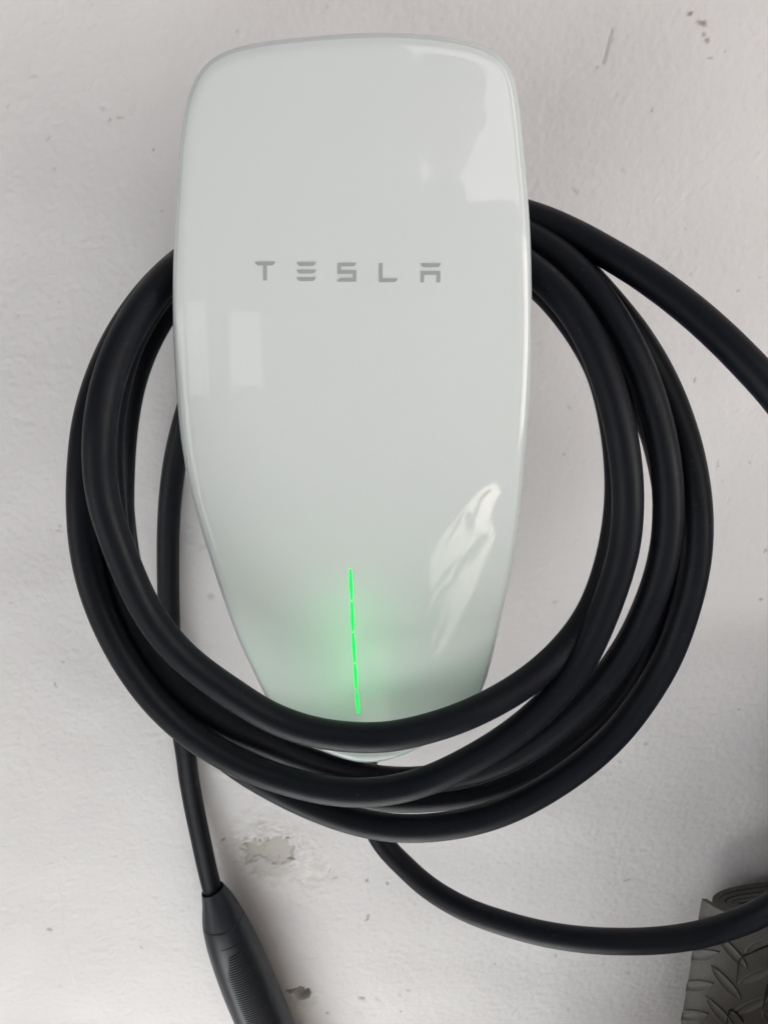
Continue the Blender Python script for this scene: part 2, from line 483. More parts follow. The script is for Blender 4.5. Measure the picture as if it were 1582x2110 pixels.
def build_charger():
    rim = catmull([on_face(x, y, -0.006) for x, y in OUT], closed=True, n=260)
    rim = smooth_path(rim, True, 6)
    xz = rim[:, [0, 2]]
    n = len(xz)
    def inset(P, o):
        T = np.roll(P, -1, 0) - np.roll(P, 1, 0)
        T /= np.linalg.norm(T, axis=1)[:, None]
        Nn = np.stack([-T[:, 1], T[:, 0]], 1)
        c = P.mean(0)
        if np.mean(np.sum(Nn * (c - P), 1)) < 0: Nn = -Nn
        return P + Nn * o
    xz = inset(xz, 0.0011)
    Rb = 0.0062
    def drop(o):
        return Rb - math.sqrt(max(Rb * Rb - (Rb - o) ** 2, 0)) if o < Rb else 0.0
    def fd(P): return np.array([face_depth(x, z) for x, z in P])
    rings = []
    for o in (0.0, 0.0003, 0.0008, 0.0013, 0.0019, 0.0026, 0.0040, 0.0057, 0.0073, 0.009, 0.0105, 0.012):
        P = inset(xz, o)
        rings.append(np.stack([P[:, 0], -(fd(P) - 0.40 * drop(o)), P[:, 1]], 1))
    P0 = inset(xz, 0.012)
    c = np.array([X_MID, 0.5 * (Z_TOP + Z_BOT) + 0.03])
    for s in np.linspace(1, 0.0, 42)[1:-1]:
        P = c + (P0 - c) * s
        rings.append(np.stack([P[:, 0], -fd(P), P[:, 1]], 1))
    V = np.vstack(rings + [np.array([[c[0], -face_depth(*c), c[1]]])])
    F = []
    for i in range(len(rings) - 1):
        for k in range(n):
            l = (k + 1) % n
            F.append((i * n + k, i * n + l, (i + 1) * n + l, (i + 1) * n + k))
    last = (len(rings) - 1) * n
    for k in range(n):
        F.append((last + k, last + (k + 1) % n, len(V) - 1))
    face = mesh_obj("glass_front", V, F, M_FACE, charger)
    face.data.materials.append(M_EDGE)          # the clear border outside the white backing
    mi = np.zeros(len(F), np.int32); mi[:4 * n] = 1
    face.data.polygons.foreach_set("material_index", mi)
    # make sure normals point away from the wall
    if face.data.polygons[len(F) // 2].normal.y > 0: face.data.flip_normals()
    base = rings[0]
    # edge of the glass: a tinted band round the rim
    def back(P2, dd):
        return np.stack([P2[:, 0], base[:, 1] + dd, P2[:, 1]], 1)
    def loft(name, rr, m, cap_first=False, cap_last=False):
        V = np.vstack(rr); F = []
        for i in range(len(rr) - 1):
            for k in range(n):
                l = (k + 1) % n
                F.append((i * n + k, (i + 1) * n + k, (i + 1) * n + l, i * n + l))
        V = [tuple(v) for v in V]
        for on, i0 in ((cap_first, 0), (cap_last, (len(rr) - 1) * n)):
            if on:
                m0 = np.mean(rr[0 if i0 == 0 else -1], 0)
                V.append(tuple(m0)); ci = len(V) - 1
                for k in range(n):
                    F.append((i0 + k, i0 + (k + 1) % n, ci))
        o = mesh_obj(name, V, F, m, charger)
        bm = bmesh.new(); bm.from_mesh(o.data)
        bmesh.ops.recalc_face_normals(bm, faces=bm.faces)
        bm.to_mesh(o.data); bm.free()
        return o
    loft("glass_edge", [base, back(inset(xz, -0.0005), 0.0008), back(inset(xz, -0.0007), 0.0022), back(inset(xz, -0.0003), 0.0038), back(inset(xz, 0.0012), 0.0046), back(inset(xz, 0.003), 0.0046), back(inset(xz, 0.003), 0.0066)], M_EDGE)
    # housing: a lip behind the glass, then a neck that carries the cable
    lip = [back(inset(xz, 0.004), 0.0062), back(inset(xz, 0.0012), 0.0062), back(inset(xz, -0.0004), 0.0070), back(inset(xz, -0.0002), 0.012),
           back(inset(xz, 0.004), 0.018), back(inset(xz, 0.010), 0.034)]
    cn = np.array([X_MID, Z_BOT + 0.42 * (Z_TOP - Z_BOT)])
    def neck(sx, sz, y):
        P = cn + (xz - cn) * np.array([sx, sz])
        return np.stack([P[:, 0], np.full(n, -y) if np.isscalar(y) else -y, P[:, 1]], 1)
    dep = -base[:, 1]
    lip += [neck(0.72, 0.74, np.minimum(dep * 0.62, 0.075)), neck(0.70, 0.72, np.minimum(dep * 0.35, 0.03)), neck(0.74, 0.76, np.full(n, 0.0015))]
    # front wall of the housing behind the glass, leaving a light well
    P = inset(xz, 0.004)
    rr = []
    for s in np.linspace(0.05, 1.0, 16):
        Q = cn + (P - cn) * s
        rr.append(np.stack([Q[:, 0], -(fd(Q) - 0.030) if s < 0.97 else base[:, 1] + 0.0060, Q[:, 1]], 1))
    loft("housing", rr + lip[1:], M_BODY, cap_first=True)
    # light guide inside the well, behind the dashes
    g = [on_face(x, y, -0.016) for x, y in ((723, 1190), (726, 1260), (730, 1335), (735, 1425))]
    gv, gf = sweep(catmull(g, n=30), 0.0012, sides=8)
    mesh_obj("light_guide", gv, gf, M_GUIDE, charger)
    # lit dashes
    for (x0, y0), (x1, y1) in (((721.6, 1172), (724.6, 1236)), ((724.8, 1240), (727.0, 1301)), ((727.2, 1304), (731.0, 1365)), ((731.2, 1368), (734.2, 1420)), ((734.6, 1425), (738.2, 1469))):
        C = np.array([list(on_face(x0 + (x1 - x0) * t, y0 + (y1 - y0) * t, 0.0001)) for t in np.linspace(0, 1, 15)])
        t = np.linspace(0, 1, 15)
        rad = 0.00086 * np.clip(np.sin(np.pi * (0.02 + 0.96 * t)), 0.05, 1) ** 0.13 * (1 + 0.07 * np.sin(9 * t + y0))
        v, f = sweep(C, rad, sides=10, flat=(0.35, 1))
        mesh_obj("status_light", v, f, M_LED, charger)
    # faint line between the dashes
    for (x0, y0), (x1, y1) in (((724.6, 1231), (724.8, 1243)), ((727.0, 1299), (727.2, 1304)), ((731.0, 1363), (731.2, 1369)), ((734.2, 1417), (734.6, 1427))):
        pass
    # lettering, printed flat on the glass
    def G(pts): return [(500 + x / 3.595, 520 + y / 3.595) for x, y in pts]
    glyphs = [
        [[(90, 70), (242, 68), (239, 77), (232, 88), (222, 96), (180, 97), (180, 208), (153, 208), (153, 97), (118, 97), (105, 92), (95, 82)]],
        [[(400, 72), (543, 72), (538, 84), (530, 95), (520, 100), (425, 101), (412, 95), (404, 84)],
         [(400, 128), (543, 128), (538, 140), (530, 151), (520, 156), (425, 157), (412, 151), (404, 140)],
         [(400, 184), (543, 184), (538, 196), (530, 207), (520, 212), (425, 213), (412, 207), (404, 196)]],
        [[(703, 78), (841, 77), (838, 88), (832, 97), (822, 103), (728, 104), (728, 131), (841, 132), (841, 217), (697, 217), (701, 208), (710, 198), (728, 190), (816, 189), (816, 159), (702, 159)]],
        [[(1010, 80), (1035, 79), (1035, 192), (1147, 193), (1143, 204), (1137, 213), (1126, 220), (1010, 221)]],
        [[(1317, 82), (1467, 81), (1462, 93), (1455, 103), (1445, 109), (1340, 110), (1329, 105), (1321, 94)],
         [(1318, 138), (1463, 138), (1461, 223), (1434, 223), (1436, 166), (1343, 166), (1341, 222), (1316, 222)]],
    ]
    for polys in glyphs:
        bm = bmesh.new()
        for poly in polys:
            vs = [bm.verts.new(on_face(x, y, 0.00012)) for x, y in G(poly)]
            bm.faces.new(vs)
        bmesh.ops.triangulate(bm, faces=bm.faces)
        bmesh.ops.subdivide_edges(bm, edges=bm.edges, cuts=3, use_grid_fill=True)
        for v in bm.verts:
            v.co.y = -(face_depth(v.co.x, v.co.z) + 0.00022)
        for f in bm.faces:
            f.normal_update()
            if f.normal.y > 0: f.normal_flip()
            f.smooth = True
        me = bpy.data.meshes.new("letter"); bm.to_mesh(me); bm.free()
        o = bpy.data.objects.new("letter", me); COL.objects.link(o)
        me.materials.append(M_PRINT)
        o.parent = charger; o.matrix_parent_inverse = Matrix.Translation(-charger.location)
    # cable gland under the tip
    a = at(752, 1556, 0.055); b = at(752, 1592, 0.055)
    v, f = sweep(np.array([list(a), list(a.lerp(b, .3)), list(a.lerp(b, .6)), list(b)]), [0.0085, 0.0085, 0.008, 0.0075], sides=20)
    mesh_obj("cable_gland", v, f, M_GRIP, charger)

build_charger()

# ------------------------------------------------------------------ charging cable
RAD = 0.00725
cable = empty("charging_cable", at(760, 1650, 0.12))
tag(cable, "thick black charging cable coiled round the wall charger with its plug hanging down", "cable")

def tube(name, pts, closed=False, n=260, it=10):
    C = catmull([at(*p) for p in pts], closed, n)
    C = smooth_path(C, closed, it)
    v, f = sweep(C, RAD, sides=28, closed=closed)
    return mesh_obj(name, v, f, M_RUBBER, cable)

# each turn of the coil: photo x, photo y, distance from the wall
TURN_A = [(560, 470, .070), (430, 510, .085), (350, 566, .102), (290, 640, .120), (250, 712, .132), (222, 790, .142), (206, 880, .148), (205, 970, .150), (214, 1036, .151),
          (231, 1090, .152), (266, 1182, .153), (307, 1267, .154), (371, 1347, .156), (424, 1391, .157), (483, 1431, .159), (540, 1469, .160), (602, 1496, .161), (662, 1512, .162),
          (736, 1520, .163), (800, 1519, .163), (851, 1509, .162), (919, 1490, .160), (988, 1462, .157), (1056, 1425, .152), (1110, 1387, .148), (1165, 1335, .142),
          (1212, 1272, .136), (1243, 1200, .130), (1264, 1120, .126), (1276, 1030, .122), (1274, 940, .118), (1262, 855, .112), (1240, 770, .105), (1200, 695, .095), (1150, 628, .084),
          (1090, 572, .068), (990, 515, .052), (880, 490, .050), (720, 465, .055)]
TURN_B = [(620, 450, .050), (760, 440, .062), (900, 460, .072), (1010, 500, .082), (1094, 553, .094), (1140, 592, .104), (1190, 652, .115), (1228, 722, .124), (1257, 800, .131), (1281, 900, .137), (1293, 1000, .140),
          (1293, 1060, .141), (1287, 1125, .142), (1268, 1195, .143), (1243, 1265, .145), (1213, 1334, .147), (1186, 1384, .149), (1143, 1436, .151), (1089, 1487, .153), (1040, 1524, .154),
          (985, 1558, .155), (924, 1590, .155), (870, 1613, .155), (806, 1629, .155), (730, 1634, .154), (668, 1628, .153), (600, 1612, .151), (528, 1588, .149), (460, 1556, .147), (400, 1517, .145),
          (340, 1466, .143), (283, 1397, .141), (235, 1316, .139), (196, 1222, .137), (175, 1128, .134), (169, 1030, .131), (172, 950, .127), (181, 870, .121), (200, 800, .113),
          (230, 725, .103), (280, 640, .090), (350, 560, .072), (440, 495, .052), (520, 465, .046)]
TURN_F = [(600, 440, .030), (760, 425, .036), (900, 425, .042), (1000, 444, .058), (1096, 490, .076), (1160, 532, .088), (1228, 604, .104), (1278, 681, .115), (1318, 760, .123), (1349, 850, .129), (1370, 947, .133), (1377, 1029, .135),
          (1372, 1121, .136), (1356, 1192, .137), (1329, 1263, .138), (1297, 1328, .139), (1256, 1388, .140), (1206, 1444, .140), (1157, 1490, .140), (1103, 1532, .139), (1050, 1562, .138),
          (985, 1588, .136), (919, 1602, .134), (851, 1609, .133), (790, 1608, .132), (736, 1597, .132), (640, 1571, .132), (554, 1533, .132), (464, 1490, .132), (392, 1438, .132), (325, 1368, .131), (277, 1286, .130), (244, 1190, .128),
          (235, 1090, .125), (225, 990, .121), (225, 890, .115), (238, 800, .106), (265, 710, .094), (310, 630, .080), (370, 560, .062), (460, 490, .040)]
TURN_C = [(600, 420, .020), (760, 410, .020), (920, 410, .026), (1040, 440, .042), (1120, 490, .060), (1200, 560, .082), (1245, 612, .094), (1289, 664, .104), (1331, 724, .111), (1366, 788, .116), (1393, 852, .120), (1416, 925, .124), (1431, 1000, .127),
          (1437, 1065, .129), (1437, 1121, .130), (1428, 1188, .131), (1408, 1265, .132), (1377, 1352, .134), (1337, 1422, .136), (1277, 1504, .139), (1210, 1568, .142), (1124, 1628, .144), (1035, 1674, .145),
          (940, 1700, .145), (831, 1708, .143), (760, 1700, .140), (655, 1667, .135), (545, 1613, .130), (480, 1572, .127), (410, 1510, .123), (345, 1430, .119), (297, 1340, .116), (265, 1240, .112),
          (251, 1140, .108), (247, 1040, .103), (249, 950, .098), (257, 860, .090), (275, 775, .080), (310, 690, .066), (370, 600, .047), (470, 500, .026)]
TURN_G = [(640, 470, .014), (800, 455, .016), (950, 470, .024), (1080, 530, .044), (1180, 610, .066), (1250, 700, .084), (1310, 800, .098), (1345, 880, .106), (1366, 960, .111), (1378, 1040, .114), (1382, 1120, .116),
          (1374, 1200, .118), (1352, 1275, .120), (1322, 1372, .121), (1277, 1444, .122), (1214, 1510, .123), (1142, 1564, .123), (1066, 1609, .123), (982, 1634, .122), (900, 1645, .121), (820, 1648, .120),
          (740, 1640, .119), (640, 1615, .118), (540, 1568, .117), (450, 1500, .116), (370, 1415, .114), (310, 1320, .112), (275, 1220, .108), (255, 1120, .101), (246, 1010, .090), (246, 920, .080),
          (258, 830, .068), (290, 730, .052), (350, 630, .036), (450, 540, .020)]
for T in (TURN_A, TURN_B, TURN_F, TURN_C, TURN_G):
    tube("coil_turn", T, closed=True, n=300, it=14)

# the loose turn that swings out of the picture on the right
tube("loose_turn", [(620, 480, .030), (760, 438, .032), (900, 418, .040), (1000, 424, .052), (1098, 447, .068), (1180, 482, .080), (1252, 522, .092), (1330, 570, .106), (1416, 634, .122), (1482, 692, .134), (1540, 750, .144), (1600, 816, .152),
                    (1700, 960, .160), (1770, 1150, .165), (1790, 1400, .160), (1750, 1640, .150), (1680, 1790, .142), (1582, 1872, .137), (1471, 1918, .133), (1375, 1936, .131), (1280, 1940, .128), (1200, 1936, .123), (1120, 1924, .116), (1040, 1903, .107), (960, 1874, .096),
                    (884, 1830, .082), (831, 1783, .072), (793, 1743, .065), (768, 1700, .060), (755, 1640, .056), (752, 1592, .055)], n=420, it=8)

# the end that hangs behind the charger down to the plug
tube("hanging_end", [(640, 560, .015), (540, 620, .015), (460, 690, .015), (410, 780, .014), (380, 870, .013), (362, 945, .012), (351, 1030, .012), (347, 1110, .012), (347, 1200, .012), (350, 1300, .012), (357, 1380, .012), (367, 1460, .012),
                     (382, 1545, .0125), (389, 1600, .013), (402, 1672, .014), (416, 1738, .016), (429, 1798, .018), (440, 1840, .020), (455, 1885, .022)], n=220, it=6)

def build_plug():
    secs = [(438, 1832, 23.2, .0200), (449.5, 1860, 34.0, .0212), (461, 1897, 43.6, .0225), (473, 1930, 48.9, .0232), (489, 1970, 52, .0235), (512, 2027, 54, .0238),
            (537, 2086, 53.5, .024), (564, 2148, 52, .024), (592, 2212, 49, .024), (618, 2270, 46, .024), (640, 2320, 44, .024)]
    C = catmull([at(x, y, d) for x, y, r, d in secs], n=140)
    rad = []
    for x, y, r, d in secs:
        z = (at(x, y, d) - CAM).dot(CAM_ROT @ Vector((0, 0, -1)))
        rad.append(r * z / FOC)
    pos = [np.linalg.norm(C - np.array(list(at(x, y, d))), axis=1).argmin() for x, y, r, d in secs]
    rad = np.interp(np.arange(140), pos, rad)
    rad = smooth_path(rad[:, None], False, 14)[:, 0]
    plug = empty("connector", Vector(C[0]))
    plug.parent = cable
    plug.matrix_parent_inverse = Matrix.Translation(-cable.location)
    plug["label"] = "charcoal plug handle with ribbed grip"
    off = Matrix.Translation(-Vector(C[0]))
    def sub(name, v, f, m):
        o = mesh_obj(name, v, f, m)
        o.parent = plug; o.matrix_parent_inverse = off
        return o
    s1 = 15                                   # seam between boot and handle
    # boot with an open rim round the cable
    Cb = np.vstack([C[3:4], C[0:1], C[0:1], C[0:s1]])
    Cb[2:4] = C[0]
    rb = np.concatenate([[RAD + .0002, RAD + .0004, rad[0] - .0006, rad[0]], rad[1:s1]])
    Cb = np.vstack([C[4:5], C[1:2], C[0:1] + 0, C[1:2] + 0, C[2:s1]])
    rb = np.concatenate([[RAD * 0.9, RAD + .0009, rad[0] - .0005, rad[1] + .0001], rad[2:s1]])
    # keep frames stable: sweep from the unique points, then override start rings
    v, f = sweep(C[:s1], rad[:s1], sides=40, caps=False)
    sub("cable_boot", v, f, M_GRIP)
    v, f = sweep(np.vstack([C[0], C[1], C[3], C[5]]), [rad[0] - .0001, rad[0] - .0012, RAD + .0001, RAD - .0004], sides=40, caps=False)
    sub("boot_mouth", v, f, M_SEAM)
    v, f = sweep(C[s1 - 2:s1 + 2], rad[s1 - 2:s1 + 2] - 0.0007, sides=40, caps=False)
    sub("seam_ring", v, f, M_SEAM)
    cut = C[s1 - 1] * 0.75 + C[s1] * 0.25
    Ch = np.vstack([cut, C[s1:]]); rh = np.concatenate([[rad[s1 - 1] * .75 + rad[s1] * .25], rad[s1:]])
    v, f = sweep(Ch, rh, sides=48, caps=True)
    sub("handle", v, f, M_GRIP)
    # raised grip panel with fine ribs across it
    T = np.gradient(C, axis=0); T /= np.linalg.norm(T, axis=1)[:, None]
    up = np.array([0, -1.0, 0])
    def frame(i):
        v = up - T[i] * np.dot(up, T[i]); N = v / np.linalg.norm(v)
        return N, np.cross(T[i], N)
    view = {}
    def arc(i, a0, a1, r, k=11):
        N, B = frame(i)
        return [C[i] + r * (math.cos(a) * N + math.sin(a) * B) for a in np.linspace(a0, a1, k)]
    # camera-facing angle of the section
    N, B = frame(70)
    toc = np.array(list(CAM)) - C[70]
    am = math.atan2(np.dot(toc, B), np.dot(toc, N))
    view['am'] = am
    i0 = 21
    # panel lip line
    lip = arc(i0, am - 0.30, am + 0.55, rad[i0] + 0.00005)
    v, f = sweep(np.array(lip), 0.00028, sides=6)
    sub("panel_seam", v, f, M_SEAM)
    s = np.concatenate([[0], np.cumsum(np.linalg.norm(np.diff(C, axis=0), axis=1))])
    pos0 = s[25]
    for k in range(56):
        q = pos0 + k * 0.0021
        if q > s[-6]: break
        i = int(np.searchsorted(s, q)); fr = (q - s[i - 1]) / (s[i] - s[i - 1])
        Ci = C[i - 1] * (1 - fr) + C[i] * fr
        ri = rad[i - 1] * (1 - fr) + rad[i] * fr
        N, B = frame(i)
        w = min(1, 0.45 + k / 14)
        A = np.array([Ci + (ri + 0.00005) * (math.cos(a) * N + math.sin(a) * B) for a in np.linspace(am - 0.14 - 0.42 * w, am + 0.14 + 0.56 * w, 9)])
        v, f = sweep(A, np.array([.1, .7, 1, 1, 1, 1, 1, .7, .1]) * 0.00085, sides=6)
        sub("grip_rib", v, f, M_GRIP)

build_plug()

# ------------------------------------------------------------------ rolled mat
def build_mat():
    """a mat rolled up and pressed flat, standing on end"""
    A, B, p, th, turns = 0.085, 0.0250, 0.0046, 0.0042, 4.9
    lf = at(1456, 1856, 0.028)
    cx, cy, zt = lf.x + A, -(B + 0.003), lf.z
    zb = FLOOR_Z + 0.001
    root = empty("rolled_mat", (cx, cy, zb))
    tag(root, "dark grey rolled floor mat with raised lozenge tread standing against the wall", "mat")
    a_end = R(176)
    n = 520
    def spiral(t, side):
        a = a_end + t * 2 * math.pi
        lift = 0.0035 * max(0, 1 - t / 0.035)            # the free edge stands a little proud
        q = t * p + (th if side else 0) - lift
        if t > 2.0: q += 0.0008 * min((t - 2.0) / 0.2, 1)
        ra, rb = A - q, max(B - q, 0.0006)
        return (cx + ra * math.cos(a), cy + rb * math.sin(a))
    V, F = [], []
    for i in range(n + 1):
        t = turns * i / n
        wob = 0.0010 * math.sin(7 * t) - 0.0012 * min(t, 2)
        o = spiral(t, 0); q = spiral(t, 1)
        V += [(*o, zt + wob), (*q, zt + wob), (*o, zb), (*q, zb)]
    for i in range(n):
        a, b = 4 * i, 4 * (i + 1)
        F += [(a, b, b + 1, a + 1), (a, a + 2, b + 2, b), (a + 1, b + 1, b + 3, a + 3)]
    F += [(0, 1, 3, 2), (4 * n, 4 * n + 2, 4 * n + 3, 4 * n + 1)]
    sh = mesh_obj("mat_sheet", V, F, M_MAT, root, smooth=False)
    bm = bmesh.new(); bm.from_mesh(sh.data); bmesh.ops.recalc_face_normals(bm, faces=bm.faces); bm.to_mesh(sh.data); bm.free()
    # the outer turn as a path, so that the tread can lie on it
    ts = np.linspace(0.0, 0.5, 400)
    path = np.array([spiral(t, 0) for t in ts])
    sl = np.concatenate([[0], np.cumsum(np.linalg.norm(np.diff(path, axis=0), axis=1))])
    tan = np.gradient(path, axis=0); tan /= np.linalg.norm(tan, axis=1)[:, None]
    nor = np.stack([tan[:, 1], -tan[:, 0]], 1)
    def wrap(u, h):
        x = np.interp(u, sl, path[:, 0]); y = np.interp(u, sl, path[:, 1])
        nx = np.interp(u, sl, nor[:, 0]); ny = np.interp(u, sl, nor[:, 1])
        return x + nx * h, y + ny * h
    def tread(u0, z0, sgn):
        L, Wd, H = 0.0175, 0.0046, 0.0012
        N = 10
        prof = [(-1 + 2 * i / N, max(1 - (-1 + 2 * i / N) ** 2, 0) ** 0.7) for i in range(N + 1)]
        outl = [(t * L, Wd * w) for t, w in prof] + [(t * L, -Wd * w) for t, w in prof[-2:0:-1]]
        m = len(outl)
        ca, sa = math.cos(R(46)), math.sin(R(46)) * sgn
        V, F = [], []
        for sc, hh in ((1.0, -0.0003), (0.95, H), (0.80, H), (0.62, H * .12), (0.0, H * .12)):
            for (u, v) in outl:
                u2, v2 = u * (1 - (1 - sc) * 0.35), v * sc
                x, z = u2 * ca - v2 * sa, u2 * sa + v2 * ca
                if u0 + x < 0.0005 : x = 0.0005 - u0
                V.append((*wrap(u0 + x, hh), z0 + z))
        for i in range(4):
            for k in range(m):
                l = (k + 1) % m
                F.append((i * m + k, i * m + l, (i + 1) * m + l, (i + 1) * m + k))
        mesh_obj("tread", V, F, M_TREAD, root)
    pz, pu = 0.0315, 0.0200
    for j in range(8):
        for i in range(12):
            tread(0.007 + j * pu, zt - 0.018 - i * pz - (pz / 2 if j % 2 else 0), -1 if j % 2 else 1)
    # short black splits in the surface
    def on_roll(px, py):
        d = -cy + B
        for _ in range(6):
            q = at(px, py, d)
            d = -cy + B * math.sqrt(max(1 - ((q.x - cx) / A) ** 2, 0.01)) + 0.0007
        return at(px, py, d)
    for pts in (((1600, 1943), (1560, 1958), (1524, 1977), (1519, 2002), (1516, 2028)), ((1582, 2030), (1577, 2048), (1570, 2078)), ((1530, 2105), (1512, 2084), (1503, 2082), (1499, 2095), (1495, 2115))):
        C = catmull([on_roll(*p_) for p_ in pts], n=24)
        v, f = sweep(C, np.interp(np.linspace(0, 1, 24), [0, .5, 1], [.0008, .0006, .0002]), sides=6)
        mesh_obj("split", v, f, M_SEAM, root)

build_mat()

# ------------------------------------------------------------------ added tub beside the mat, out of view, to darken the lower-right corner
def build_tub():
    root = empty("occluder_tub", (0.50, -0.22, FLOOR_Z + 0.001))
    tag(root, "added grey plastic tub, unseen, shading the corner by the rolled mat", "tub")
    x0, x1, y0, y1, z0, z1 = 0.345, 0.70, -0.55, -0.02, FLOOR_Z + 0.001, -0.22
    def frustum(name, a, zb, zt, gb, gt):
        V = []
        for z, g in ((zb, gb), (zt, gt)):
            V += [(x0 - g, y0 - g, z), (x1 + g, y0 - g, z), (x1 + g, y1 + g, z), (x0 - g, y1 + g, z)]
        F = [(3, 2, 1, 0), (4, 5, 6, 7)] + [(i, (i + 1) % 4, 4 + (i + 1) % 4, 4 + i) for i in range(4)]
        o = mesh_obj(name, V, F, a, root, smooth=False)
        b = o.modifiers.new("bevel", 'BEVEL'); b.width = 0.012; b.segments = 3
    frustum("tub_body", M_TUB, z0, z1 - 0.03, -0.03, -0.004)
    frustum("tub_lid", M_TUB, z1 - 0.027, z1, 0.004, 0.002)
def build_box():
    """added cardboard box, unseen below the frame: it keeps the floor light off the corner with the mat"""
    x0, x1, y0, y1, z0, z1 = 0.15, 0.338, -0.42, -0.10, FLOOR_Z + 0.001, -0.66
    root = empty("occluder_box", (0.5 * (x0 + x1), 0.5 * (y0 + y1), z0))
    tag(root, "added brown cardboard box, unseen, keeping floor light off the rolled mat", "box")
    def slab(name, a, b, m, bev=0.002):
        V = [(x, y, z) for z in (a[2], b[2]) for x, y in ((a[0], a[1]), (b[0], a[1]), (b[0], b[1]), (a[0], b[1]))]
        F = [(3, 2, 1, 0), (4, 5, 6, 7)] + [(i, (i + 1) % 4, 4 + (i + 1) % 4, 4 + i) for i in range(4)]
        o = mesh_obj(name, V, F, m, root, smooth=False)
        q = o.modifiers.new("bevel", 'BEVEL'); q.width = bev; q.segments = 2
    slab("carton", (x0, y0, z0), (x1, y1, z1 - 0.006), M_CARD, 0.004)
    ym = 0.5 * (y0 + y1)
    slab("flap", (x0, y0, z1 - 0.005), (x1, ym - 0.001, z1), M_CARD)
    slab("flap", (x0, ym + 0.001, z1 - 0.005), (x1, y1, z1), M_CARD)
    slab("tape", (x0 - 0.0005, ym - 0.025, z1 + 0.0004), (x1 + 0.0005, ym + 0.025, z1 + 0.0009), M_TAPE, 0.0002)
M_CARD = m_plain("brown_cardboard", (0.26, 0.17, 0.10), 0.8, 0.2, nscale=120, vary=0.12)
M_TAPE = m_plain("brown_tape", (0.22, 0.14, 0.07), 0.3)
build_box()

def build_plant():
    """potted shrub added on the driveway: its leaves break up the sun streak seen in the glass"""
    rng = np.random.default_rng(3)
    x, y = 2.02, -4.42
    root = empty("occluder_shrub", (x, y, FLOOR_Z))
    tag(root, "leafy green shrub in a terracotta pot, added to break up the sun streak on the driveway", "plant")
    V, F = [], []
    K = 24
    for r, z in ((0.0, .002), (.10, .002), (.14, .22), (.15, .22), (.15, .26), (.135, .26), (.13, .22), (0.0, .22)):
        V += [(x + r * math.cos(2 * math.pi * k / K), y + r * math.sin(2 * math.pi * k / K), FLOOR_Z + z) for k in range(K)]
    for i in range(7):
        for k in range(K):
            F.append((i * K + k, i * K + (k + 1) % K, (i + 1) * K + (k + 1) % K, (i + 1) * K + k))
    mesh_obj("pot", V, F, M_POT, root)
    V, F = [], []
    for b in range(14):
        a = rng.uniform(0, 2 * math.pi); sp = rng.uniform(.10, .42); hh = rng.uniform(.25, .75)
        C = np.array([(x + sp * t * math.cos(a), y + sp * t * math.sin(a), FLOOR_Z + .2 + hh * (t - .25 * t * t)) for t in np.linspace(0, 1, 8)])
        tv, tf = sweep(C, np.linspace(.006, .002, 8), sides=6)
        o = len(V); V += tv; F += [tuple(q + o for q in f) for f in tf]
    mesh_obj("stem", V, F, M_STEM, root)
    V, F = [], []
    for q in range(230):
        a = rng.uniform(0, 2 * math.pi); r = .46 * rng.random() ** .6; z = FLOOR_Z + .30 + .65 * rng.random() * (1 - .5 * (r / .46) ** 2)
        c = Vector((x + r * math.cos(a), y + r * math.sin(a), z))
        d = Vector(rng.standard_normal(3)).normalized(); e = d.cross(Vector(rng.standard_normal(3))).normalized()
        L, W2 = rng.uniform(.035, .065), rng.uniform(.012, .022)
        up = d.cross(e) * .006
        o = len(V)
        V += [c - d * L, c + e * W2 - up, c + d * L, c - e * W2 - up, c + up]
        F += [(o, o + 1, o + 4), (o + 1, o + 2, o + 4), (o + 2, o + 3, o + 4), (o + 3, o, o + 4)]
    lv = mesh_obj("foliage", V, F, M_LEAF, root, smooth=False)
    lv["kind"] = "stuff"
M_POT = m_plain("terracotta", (0.32, 0.13, 0.07), 0.8, nscale=60)
M_STEM = m_plain("brown_stem", (0.10, 0.07, 0.04), 0.8)
M_LEAF = m_plain("green_leaf", (0.06, 0.12, 0.035), 0.5)
build_plant()
M_TUB = m_plain("dark_grey_plastic", (0.06, 0.06, 0.065), 0.5, nscale=300)
build_tub()

# ------------------------------------------------------------------ photographer (seen only as a reflection in the glass)
def skin_body(name, chains, m, parent=None, sub=1):
    """chains: lists of (x, y, z, radius); points that coincide are joined"""
    key = {}; V = []; E = []; Rr = []
    for ch in chains:
        prev = None
        for x, y, z, r in ch:
            k = (round(x, 4), round(y, 4), round(z, 4))
            if k not in key:
                key[k] = len(V); V.append((x, y, z)); Rr.append(r)
            if prev is not None: E.append((prev, key[k]))
            prev = key[k]
    me = bpy.data.meshes.new(name); me.from_pydata(V, E, []); me.update()
    o = bpy.data.objects.new(name, me); COL.objects.link(o)
    o.modifiers.new("skin", 'SKIN')
    for i, r in enumerate(Rr):
        me.skin_vertices[0].data[i].radius = r if isinstance(r, tuple) else (r, r)
    me.skin_vertices[0].data[0].use_root = True
    s = o.modifiers.new("sub", 'SUBSURF'); s.levels = s.render_levels = sub
    me.materials.append(m)
    if parent:
        o.parent = parent; o.matrix_parent_inverse = Matrix.Translation(-parent.location)
    return o

